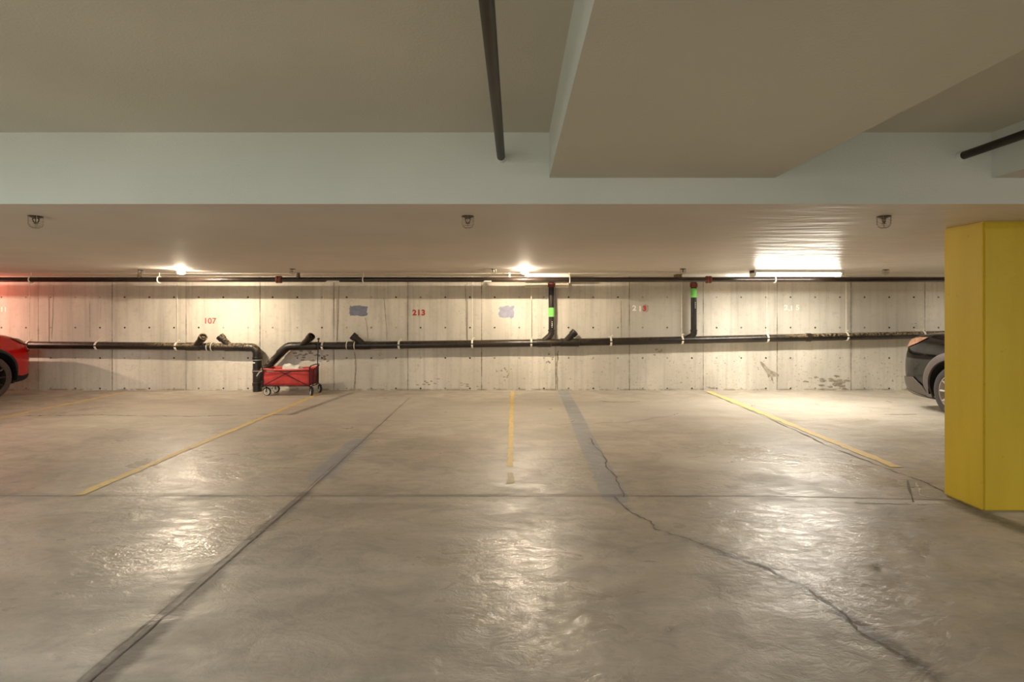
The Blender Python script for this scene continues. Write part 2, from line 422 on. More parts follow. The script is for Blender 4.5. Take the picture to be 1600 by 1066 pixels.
strip(gp((1335,785.5),(1400,787),(1425,787.5)), .022, 'chalk_mark', M['chalk'], floor, sub=14, jit=.004, wj=.9)
strip(gp((1432,788),(1470,787)), .016, 'chalk_mark', M['chalk'], floor, sub=8, jit=.004, wj=.9)
strip(gp((1432,755),(1440,775),(1462,779)), .012, 'chalk_mark', M['chalk'], floor, sub=8, jit=.006, wj=.9)
# painted stall lines
def line(x, y0, y1, w, mat, label, jag=.01, x1=None):
    x1 = x if x1 is None else x1; n = 60; m = MB(); L = []; R = []
    for i in range(n+1):
        t = i/n; yy = y0+(y1-y0)*t; xx = x+(x1-x)*t
        L.append((xx-w/2+random.uniform(-jag, jag), yy, .004)); R.append((xx+w/2+random.uniform(-jag, jag), yy, .004))
    m.add(L+R, [(i, i+1, n+2+i, n+1+i) for i in range(n)])
    return tag(m.build('parking_line', mat, smooth=False, loc=(x, (y0+y1)/2, 0)), label, 'parking line', 'yellow stall lines on the floor')
line(-6.76, 5.5, 8.9, .08, M['yl'], 'pale faded yellow line on the floor in front of the red car, leftmost stall line')
line(-3.33, 3.9, 8.75, .075, M['yl'], 'faded yellow line on the floor running out from under the red wagon', x1=-3.33)
line(-.05, 4.62, 9.0, .055, M['yl2'], 'narrow chipped yellow line on the floor in the middle, below the lavender paint patch', .006)
tag(MB().add([(-.075,4.18,.004),(-.03,4.16,.004),(-.005,4.2,.004),(-.008,4.33,.004),(-.02,4.42,.004),(-.03,4.47,.004),(-.05,4.44,.004),(-.07,4.43,.004),(-.06,4.3,.004)], [tuple(range(9))]).build('parking_line', M['yl0'], smooth=False),
    'short pale stub at the near end of the middle yellow line', 'parking line', 'yellow stall lines on the floor')
line(3.43, 4.6, 8.98, .10, M['yl2'], 'bright yellow floor line with a crack along its left edge, left of the column', .012, 3.38)
line(6.75, 7.3, 8.98, .08, M['yl0'], 'pale yellow line on the floor passing under the nose of the black car')

# marks on the back wall
def wallmark(poly, name, mat, label, cat, dy=.004, group=None):
    m = MB(); pts = [P(x, y, WY) for x, y in poly]; pts = [Vector((p.x, WY-dy, p.z)) for p in pts]
    m.add(pts, [tuple(range(len(pts)))]); c = sum(pts, Vector())/len(pts)
    return tag(m.build(name, mat, smooth=False, loc=c), label, cat, group)
def ragged(x0, y0, x1, y1, n=7, j=1.3):
    out = []
    for (a, b, c, d) in ((x0, y0, x1, y0), (x1, y0, x1, y1), (x1, y1, x0, y1), (x0, y1, x0, y0)):
        for i in range(n): out.append((a+(c-a)*i/n+random.uniform(-j, j), b+(d-b)*i/n+random.uniform(-j, j)))
    return out
wallmark(ragged(546.5, 478, 574, 493.5), 'paint_patch', M['bluepatch'], 'dark blue-grey rectangle of paint on the wall, above right of the wagon handle', 'paint patch', group='paint patches on the back wall')
wallmark(ragged(780, 478, 803, 497, j=1.6), 'paint_patch', M['lavpatch'], 'lavender-grey square of paint on the wall, left of the vertical pipe with the lower sticker', 'paint patch', group='paint patches on the back wall')
wallmark([(1004,478),(1008,475),(1013,478),(1014,483),(1011,488),(1006,488),(1003,484)], 'paint_patch', M['redsmudge'], 'small purplish red smudge of paint around the last digit of the spaced 213', 'paint patch', dy=.003, group='paint patches on the back wall')
def text(body, px, py, h, mat, name, label, sx=1.0, dy=.006, spacing=1.0, bold=.0):
    cu = bpy.data.curves.new(name, 'FONT'); cu.body = body; cu.align_x = 'CENTER'; cu.align_y = 'CENTER'; cu.size = h/.7
    cu.space_character = spacing; cu.offset = bold
    o = bpy.data.objects.new('tmp', cu); COL.objects.link(o); bpy.context.view_layer.update()
    me = bpy.data.meshes.new_from_object(o.evaluated_get(bpy.context.evaluated_depsgraph_get()))
    bpy.data.objects.remove(o); me.materials.clear(); me.materials.append(mat); me.name = name
    o = bpy.data.objects.new(name, me); COL.objects.link(o); p = P(px, py, WY)
    o.location = (p.x, WY-dy, p.z); o.rotation_euler = (PI/2, 0, 0); o.scale = (sx, 1, 1)
    return tag(o, label, 'number', 'stall numbers painted on the back wall')
text('107', 328, 502, .1, M['redtext'], 'stall_number', 'red stall number 107 painted on the wall above the capped pipe branches', 1.05, bold=.002, dy=.003)
text('213', 654.5, 489, .095, M['redtext'], 'stall_number', 'red stall number 213 painted on the wall between the two blue-grey patches', 1.05, bold=.006, spacing=1.1, dy=.003)
def digits(items, label, px, py):
    p = P(px, py, WY); t = thing('stall_number', (p.x, WY-.003, p.z), label, 'number', 'stall numbers painted on the back wall')
    for b, x, y, h, mt in items:
        o = text(b, x, y, h, M[mt], 'digit', None, 1.1, dy=.0045, bold=.005)
        for k in ('label', 'category', 'group'):
            if k in o: del o[k]
        o.parent = t; o.location = o.location-t.location
digits([('2', 991, 482, .09, 'whitetext'), ('1', 1000, 483, .09, 'whitetext'), ('3', 1007, 482.5, .085, 'redtext')], 'spaced number 213, white with a smudged red 3, right of the first vertical pipe', 999, 482)
digits([('2', 1228, 481, .085, 'whitetext'), ('.', 1233, 482.5, .085, 'whitetext'), ('1', 1236.5, 482, .08, 'whitetext'), ('5', 1246, 481, .085, 'whitetext')], 'white stall number 215 painted on the wall under the lit tube fixture', 1237, 482)
text('11', 6, 484, .08, M['whitetext'], 'stall_number', 'white number 11 painted on the wall at the left above the red car', 1.1, bold=.004, dy=.003)
# cracks, drips and spalls belong to the wall
def wstrip(pts, w, mat=None, name='crack', dy=.003, jit=.0):
    m = MB(); q = []
    for a, b in zip(pts, pts[1:]):
        for i in range(6): q.append((a[0]+(b[0]-a[0])*i/6+random.uniform(-jit, jit), a[1]+(b[1]-a[1])*i/6))
    q.append(pts[-1]); L = []; R = []
    for x, y in q:
        ww = w*random.uniform(.5, 1.2)/2; p = P(x, y, WY); L.append((p.x-ww, WY-dy, p.z)); R.append((p.x+ww, WY-dy, p.z))
    k = len(q); m.add(L+R, [(i, i+1, k+i+1, k+i) for i in range(k-1)])
    return m.build(name, mat or M['scar'], wall_back, smooth=False)
wstrip([(84,446),(82,500),(81,530)], .010, jit=.3); wstrip([(600,466),(603,500),(605,532)], .010, jit=.3)
wstrip([(571,497),(574,512),(575,530)], .010, jit=.5); wstrip([(727,444),(728,490),(729,531)], .014, jit=.2)
wstrip([(530,446),(529,480),(527,532)], .014, jit=.3); wstrip([(158,468),(157,500)], .006, jit=.3)
wstrip([(140,474),(141,528)], .008, jit=.3); wstrip([(970,470),(971,530)], .016, jit=.4); wstrip([(872,548),(870,575),(871,609)], .03, jit=.8)
wstrip([(554,550),(556,570),(554,608)], .03, jit=.6)
def spall(cx, cy, rx, ry, n=14, cnt=1):
    m = MB()
    for c in range(cnt):
        ox = cx+(random.gauss(0, rx*.55) if cnt > 1 else 0); oy = cy+(random.gauss(0, ry*.55) if cnt > 1 else 0)
        k = 7 if cnt > 1 else n; f = .2 if cnt > 1 else 1
        pts = []
        for i in range(k):
            a = 2*PI*i/k; r = random.uniform(.45, 1.15); p = P(ox+rx*f*r*math.cos(a), oy+ry*f*r*math.sin(a), WY); pts.append((p.x, WY-.003-.0001*c, p.z))
        m.add(pts, [tuple(range(k))])
    return m.build('chipped_spot', M['scar'], wall_back, smooth=False)
spall(788, 582, 9, 8, cnt=14); spall(475, 553, 22, 8, cnt=16); spall(500, 560, 16, 9, cnt=12); spall(595, 553, 4, 5, cnt=5)
spall(1028, 548, 10, 9, cnt=8); spall(718, 487, 4, 4, cnt=3); spall(540, 480, 4, 4, cnt=2); spall(415, 518, 5, 3, cnt=4)
spall(858, 563, 8, 9, cnt=6); spall(1300, 596, 30, 10, cnt=22); spall(730, 603, 16, 4, cnt=8); spall(665, 600, 16, 6, cnt=8)
spall(1427, 476, 3, 3, cnt=2); spall(1438, 476, 3, 3, cnt=2); spall(1427, 504, 5, 4, cnt=3); spall(1110, 606, 20, 2, cnt=8)
m = MB(); pts = [(1187,564),(1192,567),(1199,574),(1204,579),(1213,582),(1217,586),(1216,589),(1207,589),(1208,596),(1205,594),(1204,588),(1200,590),(1199,584),(1195,578),(1189,570)]
m.add([(P(x,y,WY).x, WY-.004, P(x,y,WY).z) for x, y in pts], [tuple(range(len(pts)))]).build('chipped_spot', M['scar'], wall_back, smooth=False)

# ------------------------------------------------------------ upper sprinkler main
YP = 8.24
def up(px, py=437.0): return P(px, py, YP)
xs0, xs1 = -12.5, 11.5
sp = thing('sprinkler_pipe', (0, YP, up(0).z), 'long straight black steel pipe hung just below the ceiling along the back wall', 'pipe')
zp = up(0).z
MB().tube([(xs0, YP, zp-.0), (xs1, YP, zp)], .041, 20).build('pipe', M['steel'], sp)
for px in (436, 1107):
    x = up(px).x
    MB().lathe([(.042,-.045),(.058,-.04),(.06,-.015),(.052,-.008),(.052,.008),(.06,.015),(.058,.04),(.042,.045)], (x, YP, zp), (1, 0, 0), 20).build('coupling', M['rust'], sp)
for px in (218, 466, 796):
    x = up(px).x
    MB().lathe([(.03, .02), (.034, .05), (.026, .055), (.026, ZC-.008-zp)] if px != 796 else [(.018,.03),(.022,.05),(.014,.055),(.014,.08),(.02,.085),(.02,ZC-.008-zp)], (x, YP, zp), (0, 0, 1), 12).build('riser_nipple', M['bronze'] if px != 796 else M['white'], sp)
for x0, x1, yy in ((500, 531, 438.5), (745, 768, 438)):
    a = up(x0).x; b = up(x1).x
    m = MB(); L = []; n = 10
    for i in range(n+1):
        an = -PI*.85+PI*.75*i/n; L += [(a+(.16 if i < 4 else .02*i)*.8*(1-i/n), YP+.043*math.cos(an), zp+.043*math.sin(an)), (b, YP+.043*math.cos(an), zp+.043*math.sin(an))]
    m.add(L, [(2*i, 2*i+1, 2*i+3, 2*i+2) for i in range(n)]).build('paper_label', M['white'], sp)
def ring_hanger(px, label):
    x = up(px).x; t = thing('pipe_hanger', (x, YP, ZC-.008), label, 'pipe hanger', 'ring hangers holding the upper pipe')
    MB().tube([(x, YP+.052*math.cos(a), zp+.052*math.sin(a)) for a in [2*PI*i/20 for i in range(20)]], .009, 8, closed=True).build('ring', M['clamp'], t)
    MB().tube([(x, YP, zp+.052), (x, YP, ZC-.008)], .006, 8).build('rod', M['clamp'], t)
for px, l in ((49, 'ring hanger on the upper pipe above the nose of the red car'), (249, 'pale ring hanger on the upper pipe left of the left round bulb'),
              (568, 'ring hanger on the upper pipe above the darker blue-grey patch'), (890, 'ring hanger on the upper pipe just right of the first vertical pipe'),
              (1210, 'ring hanger on the upper pipe under the lit tube fixture')):
    ring_hanger(px, l)

# ------------------------------------------------------------ drain pipe on the wall
YD = 8.965; RD = .066
def D(px, py, y=YD): return P(px, py, y)
def zd(px):   # centre line height of the run
    pts = [(-400, 534), (60, 539.5), (250, 541), (400, 543)] if px < 420 else [(440, 541), (520, 540.5), (700, 538), (850, 536), (1000, 533), (1100, 531), (1300, 526.5), (1440, 523.5), (2000, 512)]
    for (a, b), (c, d) in zip(pts, pts[1:]):
        if px <= c: return b+(d-b)*(px-a)/(c-a)
    return pts[-1][1]
def coup(t, px, r=RD+.008, w=.05, bands=True, mat=None):
    c = D(px, zd(px)); MB().lathe([(RD,-w-.004),(r,-w),(r,w),(RD,w+.004)], c, (1, 0, 0), 20).build('coupling', mat or M['pipe'], t)
    if bands:
        for s in (-1, 1): MB().lathe([(r,-.006),(r+.004,-.006),(r+.004,.006),(r,.006)], c+Vector((s*w*.75, 0, 0)), (1, 0, 0), 20).build('clamp_band', M['clamp'], t)
def branch(t, px, py, qx, qy, toward=.0, r=.056, name='cleanout_branch'):
    a = D(px, py, YD); b = P(qx, qy, YD-toward); d = (b-a).normalized()
    o = MB().tube([a, b-d*.05], r, 18).build(name, M['pipe'], t)
    MB().lathe([(r, 0), (r+.012, .005), (r+.014, .07), (r+.012, .085), (r-.006, .087), (r-.008, .05), (.02, .048), (.018, .075), (.001, .076)], b-d*.087, d, 20).build('cap', M['pipe'], o)
    return o
t1 = thing('drain_pipe', (D(402, 610).x, YD, 0), 'black drain pipe along the lower back wall, dropping to the floor beside the wagon', 'pipe')
run = [D(x, zd(x)) for x in (-330, -100, 60, 180, 250, 330, 380)]
ex = D(402, 560).x; ez = D(0, 543).z
el = [Vector((ex-.11+.11*math.sin(a), YD, ez-.11+.11*math.cos(a)-.0)) for a in [PI/2*i/8 for i in range(9)]]
MB().tube(run[:-1]+[Vector((ex-.16, YD, ez))], RD, 20).build('pipe', M['pipe'], t1)
MB().tube([Vector((ex-.19, YD, ez))]+el+[Vector((ex, YD, ez-.2))], RD+.008, 20).build('elbow', M['pipe'], t1)
MB().tube([(ex, YD, ez-.15), (ex, YD, 0)], .072, 20).build('downpipe', M['pipe'], t1)
for z in (.58, .36, .13): MB().lathe([(.07,-.03),(.08,-.028),(.08,.028),(.07,.03)], (ex, YD, z), (0, 0, 1), 20).build('coupling', M['pipe'], t1)
for z in (.365, .555): MB().lathe([(.078,-.004),(.083,-.004),(.083,.004),(.078,.004)], (ex, YD, z), (0, 0, 1), 20).build('clamp_band', M['galv'], t1)
MB().box((ex-.045, YD-.0745, .50), (ex-.005, YD-.068, .52)).build('paper_label', M['white'], t1, smooth=False)
coup(t1, 329); coup(t1, 302, w=.12, bands=False); coup(t1, 364, w=.13, bands=False); coup(t1, 380, w=.03, bands=False)
branch(t1, 306, 541, 318, 526, .14); branch(t1, 360, 542, 343, 525, .03)

t2 = t1
bx = 452
MB().tube([D(x, zd(x)) for x in (bx-2, 480, 520, 700, 850, 1000, 1100, 1300, 1440, 1800)], RD, 20).build('pipe', M['pipe'], t2)
MB().tube([D(468, 541), D(456, 541), D(449, 542.5), D(443, 547), D(437, 553)], RD+.008, 20).build('elbow', M['pipe'], t2)
MB().tube([D(446, 544), D(408, 584)], RD, 20).build('diagonal_pipe', M['pipe'], t2)
MB().tube([D(411, 581), D(402.5, 595, YD)], RD+.004, 20).build('wye_branch', M['pipe'], t2)
coup(t2, 549, w=.09); coup(t2, 566, w=.15, bands=False); coup(t2, 482, w=.16, bands=False); coup(t2, 890, w=.16, bands=False); coup(t2, 850, w=.12, bands=False)
coup(t2, 1263, w=.035, bands=False, mat=M['drypipe'])
branch(t2, 471, 541, 487, 525, .13); branch(t2, 569, 539, 550, 524, .04); branch(t2, 882, 535.5, 899, 518, .06)
def stack(px, sy0, sy1, fx, mark):
    base = zd(px-14); top = P(px, 447, YD)
    x = top.x; zb = P(px, 519, YD).z; r = .05
    o = MB().tube([(x, YD, ZC-.008), (x, YD, zb)], r, 18).build('stack_pipe', M['pipe'], t2)
    MB().tube([(x, YD, zb+.02), (x, YD, zb-.02), (x-.03, YD, zb-.07), D(px-15, base)], r+.006, 18).build('stack_elbow', M['pipe'], t2)
    MB().lathe([(r,-.012),(r+.01,-.012),(r+.01,.012),(r,.012)], (x, YD, zb+.03), (0, 0, 1), 18).build('collar', M['pipe'], o)
    MB().lathe([(r,-.02),(r+.014,-.018),(r+.012,.05),(r,.05)], (x, YD, top.z), (0, 0, 1), 18).build('firestop_collar', M['rust'], o)
    za, zb2 = P(px, sy1, YD).z, P(px, sy0, YD).z; m = MB(); L = []; n = 12
    for i in range(n+1):
        a = -PI+PI*i/n; L += [(x+(r+.003)*math.cos(a), YD+(r+.003)*math.sin(a), za), (x+(r+.003)*math.cos(a), YD+(r+.003)*math.sin(a), zb2)]
    m.add(L, [(2*i, 2*i+1, 2*i+3, 2*i+2) for i in range(n)]).build('green_sticker', M['green'], o)
    # faint marking letters down the pipe
    for k in range(4):
        zz = za-.10-.03*k; MB().box((x+.004, YD-r-.003, zz), (x+.014, YD-r-.0005, zz+.016)).build('marking', M['clamp'], o, smooth=False)
stack(861.5, 481, 495, 0, 0); stack(1084, 451, 465, 0, 0)

def clevis(px, label, rod=True, big=False):
    c = D(px, zd(px)); x = c.x
    t = thing('pipe_clamp', (x, YD, c.z+RD), label, 'pipe clamp', 'clamps holding the lower drain pipe to the wall')
    m = MB(); n = 20; L = []
    for i in range(n+1):
        a = -PI*.95+PI*1.9*i/n-PI/2*0; L += [(x-.016, YD+(RD+.010)*math.cos(a), c.z+(RD+.010)*math.sin(a)), (x+.016, YD+(RD+.010)*math.cos(a), c.z+(RD+.010)*math.sin(a))]
    m.add(L, [(2*i, 2*i+1, 2*i+3, 2*i+2) for i in range(n)]); o = m.build('ring', M['clamp'], t)
    md = o.modifiers.new('thick', 'SOLIDIFY'); md.thickness = .006
    MB().tube([(x+.01, YD, c.z+RD+.005), (x+.012, YD, c.z+RD+.03), (x+.03, YD, c.z+RD+.045), (x+.045, YD, c.z+RD+.03)], .008, 8).build('hook', M['clamp'] if not big else M['dark'], t)
    if rod: MB().tube([(x, YD, c.z+RD+.01), (x, YD, ZC-.008)], .0055, 8).build('rod', M['clamp'], t)
    else: MB().box((x-.02, YD, c.z+RD), (x+.02, WY, c.z+RD+.02)).build('bracket', M['clamp'], t)
for px, l, rod in ((46, 'pipe clamp with rod on the drain pipe at the nose of the red car', True),
                   (153, 'pipe clamp on the drain pipe between the red car and number 107', False),
                   (277, 'pipe clamp with hanging rod left of the capped branches below number 107', True),
                   (505, 'pipe clamp with rod just right of the wagon handle', True),
                   (624, 'pipe clamp below the left side of the red number 213', False),
                   (738, 'pipe clamp with rod midway between red number 213 and the lavender patch', True),
                   (830, 'pipe clamp with rod left of the first vertical pipe', True),
                   (954, 'pipe clamp below the left of the white number 213', False),
                   (1065, 'pipe clamp with rod just left of the second vertical pipe', True),
                   (1198, 'pipe clamp with rod left of white number 215', True),
                   (1322, 'pipe clamp with rod under the right end of the lit tube fixture', True),
                   (1441, 'pipe clamp above the nose of the black car', False)):
    clevis(px, l, rod)

# boxed-in ledges round the stacks
def wbox(x0, x1, y0, y1, Y, name, mat, label, cat, depth=None):
    a = P(x0, y1, Y); b = P(x1, y0, Y)
    return tag(MB().box((a.x, Y, a.z), (b.x, WY, min(b.z, ZC-.008)), .006).build(name, mat, loc=((a.x+b.x)/2, Y, a.z)), label, cat)
wbox(820, 889, 425, 449.5, 8.99, 'ceiling_box', M['offwhite'], 'off-white boxed ledge at the top of the wall, around the first vertical pipe', 'ceiling box')
t = thing('ceiling_box', (P(1097, 440, 8.6).x, 8.6, ZC), 'long cream box fixed under the ceiling left of the lit tube fixture', 'ceiling box')
a = P(1066, 437, 8.5); b = P(1134, 428, 8.5)
MB().box((a.x, 8.5, a.z), (b.x, 8.75, ZC-.008), .006).build('cover', M['white'], t)
a = P(1059, 437, 8.5); b = P(1065, 427, 8.5); MB().box((a.x, 8.52, a.z), (b.x, 8.72, ZC-.008), .004).build('end_box', M['bronze'], t)
a = P(1134, 432.5, 8.5); b = P(1178, 428, 8.5); MB().box((a.x, 8.53, a.z), (b.x, 8.72, ZC-.008), .004).build('channel', M['galv'], t)
t = thing('ceiling_box', (P(850, 432, 8.5).x, 8.6, ZC), 'flat cream box under the ceiling right of the middle round bulb', 'ceiling box')
a = P(820, 436, 8.5); b = P(889, 431, 8.5); MB().box((a.x, 8.5, a.z), (b.x, 8.75, ZC-.008), .006).build('cover', M['white'], t)

# ------------------------------------------------------------ lights fixtures
def round_light(x, y, label):
    t = thing('ceiling_light', (x, y, ZC), label, 'ceiling light', 'small round ceiling bulbs')
    MB().lathe([(.075, 0), (.075, -.008), (.062, -.018), (.03, -.02)], (x, y, ZC), (0, 0, 1), 24).build('base', M['white'], t)
    MB().lathe([(.028,-.018),(.045,-.03),(.052,-.045),(.045,-.062),(.02,-.07)], (x, y, ZC), (0, 0, 1), 20).build('bulb', M['bulb'], t)
    return t
LY = 7.72
LX1 = (283-CX)/F*LY; LX2 = (820-CX)/F*LY
round_light(LX1, LY, 'lit round bulb on the ceiling above the left number 107, nearer the red car')
round_light(LX2, LY, 'lit round bulb on the ceiling in the middle, above the first vertical pipe')
FY0, FY1 = 7.75, 7.92
fx0, fx1 = P(1179, 0, FY0).x, P(1319, 0, FY0).x
ft = thing('ceiling_tube_light', ((fx0+fx1)/2, 7.83, ZC), 'lit long white tube fixture with ribbed lens on the ceiling at the right', 'ceiling light')
MB().box((fx0, FY0, ZC-.045), (fx1, FY1, ZC+.003), .002).build('housing', M['white'], ft)
n = 12; m = MB()
for i in range(n+1):
    a = PI*i/n; 
    m.v += [Vector((fx0+.03, (FY0+FY1)/2-math.cos(a)*.085, ZC-.045-.05*math.sin(a))), Vector((fx1-.05, (FY0+FY1)/2-math.cos(a)*.085, ZC-.045-.05*math.sin(a)))]
m.f = [(2*i, 2*i+1, 2*i+3, 2*i+2) for i in range(n)]
m.build('diffuser', M['lens'], ft)
nr = 24
for s in (-1, 1):
    m = MB(); yy = (FY0+FY1)/2+s*.072; z0 = ZC-.083
    m.tube([(fx0+.05+(fx1-fx0-.11)*i/(2*nr), yy, z0+(.005 if i % 2 else -.004)) for i in range(2*nr+1)], .004, 6)
    m.build('lens_rib', M['ridge'], ft)
for xx, nm in ((fx0, 0), (fx1-.055, 1)):
    MB().box((xx, FY0-.004, ZC-.10), (xx+.05 if nm else xx+.03, FY1+.004, ZC-.0), .008).build('end_cap', M['white'], ft)
MB().lathe([(.018, 0), (.018, .01), (.012, .012)], (fx1-.028, FY0-.004, ZC-.06), (0, -1, 0), 14).build('knob', M['galv'], ft)

# ------------------------------------------------------------ sprinkler heads with wire guards
def sprinkler():
    t = thing('ceiling_sprinkler', (0, 0, 0), 'x', 'sprinkler', 'caged sprinklers on the ceiling')
    MB().lathe([(.042, .003), (.042, -.004), (.022, -.012), (.012, -.016)], (0, 0, 0), (0, 0, 1), 20).build('plate', M['dark'], t)
    m = MB().tube([(-.014, 0, -.012), (-.016, 0, -.025), (-.010, 0, -.04), (0, 0, -.046), (.010, 0, -.04), (.016, 0, -.025), (.014, 0, -.012)], .0028, 8)
    m.tube([(0, 0, -.012), (0, 0, -.046)], .002, 8); m.lathe([(.014,-.048),(.014,-.050),(.004,-.052)], (0, 0, 0), (0, 0, 1), 14)
    m.build('nozzle', M['dark'], t)
    m = MB(); R_ = .043
    for z, r in ((-.012, R_), (-.032, R_), (-.052, R_*.97), (-.068, R_*.8), (-.078, R_*.45)):
        m.tube([(r*math.cos(a), r*math.sin(a), z) for a in [2*PI*i/20 for i in range(20)]], .0013, 6, closed=True)
    for k in range(6):
        a = PI/6+2*PI*k/6; c_, s_ = math.cos(a), math.sin(a)
        m.tube([(R_*c_, R_*s_, -.002), (R_*c_, R_*s_, -.052), (R_*.8*c_, R_*.8*s_, -.068), (R_*.45*c_, R_*.45*s_, -.078), (0, 0, -.081)], .0013, 6, caps=False)
    m.build('wire_guard', M['wire'], t); return t
SPR = sprinkler(); first = True
for px, py, Y, l in ((56, 338, 3.40, 'large near caged sprinkler on the low ceiling at the left, behind the beam edge'),
                  (731, 336.5, 3.40, 'large near caged sprinkler in the centre of the low ceiling'),
                  (1381, 337, 3.40, 'large near caged sprinkler on the low ceiling left of the yellow column'),
                  (220, 422, 7.79, 'small far caged sprinkler left of the left round bulb'),
                  (457, 420, 7.56, 'small far caged sprinkler above the red wagon, near the rusty coupling'),
                  (771, 420.5, 7.6, 'small far caged sprinkler left of the middle round bulb'),
                  (1067, 420, 7.56, 'small far caged sprinkler above the second vertical pipe'),
                  (1384, 421, 7.7, 'small far caged sprinkler right of the lit tube fixture')):
    o = SPR if first else copy_tree(SPR); first = False
    o.location = ((px-CX)/F*Y, Y, ZC); o.rotation_euler.z = random.uniform(0, 1); o['label'] = l

# ------------------------------------------------------------ pipes entering the beam face
def dry(pa, label, x):
    a = Vector((x, YB+.06, pa.z)); b = Vector((x, -3, pa.z))
    t = thing('overhead_pipe', (x, YB, pa.z), label, 'pipe')
    MB().tube([a, b], .0235, 20).build('pipe', M['drypipe'], t)
    MB().lathe([(.031, 0), (.031, .012), (.026, .03), (.024, .03)], (x, YB+.002, pa.z), (0, -1, 0), 20).build('sealant_ring', M['beamface'], t)
pa = P(783, 247, YB); dry(pa, 'dark brown pipe overhead running out from the grey beam face near the centre', pa.x)
pa = P(1500, 245, YB); dry(pa, 'dark brown pipe overhead at the upper right, above the yellow column', pa.x)

# ------------------------------------------------------------ debris
def rock(px, py, sx, sy, sz, label):
    g = G(px, py); bm = bmesh.new(); bmesh.ops.create_icosphere(bm, subdivisions=2, radius=1)
    for v in bm.verts: v.co = Vector((v.co.x*sx, v.co.y*sy, (v.co.z+.9)*sz))*random.uniform(.85, 1.15)
    me = bpy.data.meshes.new('stone_chip'); bm.to_mesh(me); bm.free(); me.materials.append(M['stone'])
    zmin = min(v.co.z for v in me.vertices)
    for v in me.vertices: v.co.z -= zmin
    o = bpy.data.objects.new('stone_chip', me); COL.objects.link(o); o.location = g; return tag(o, label, 'stone')
rock(1369, 886, .020, .012, .008, 'small flat stone chip lying on the floor at the right in front of the column')
rock(1044, 984, .007, .018, .006, 'tiny elongated pale chip on the floor nearest the viewer, lower centre')

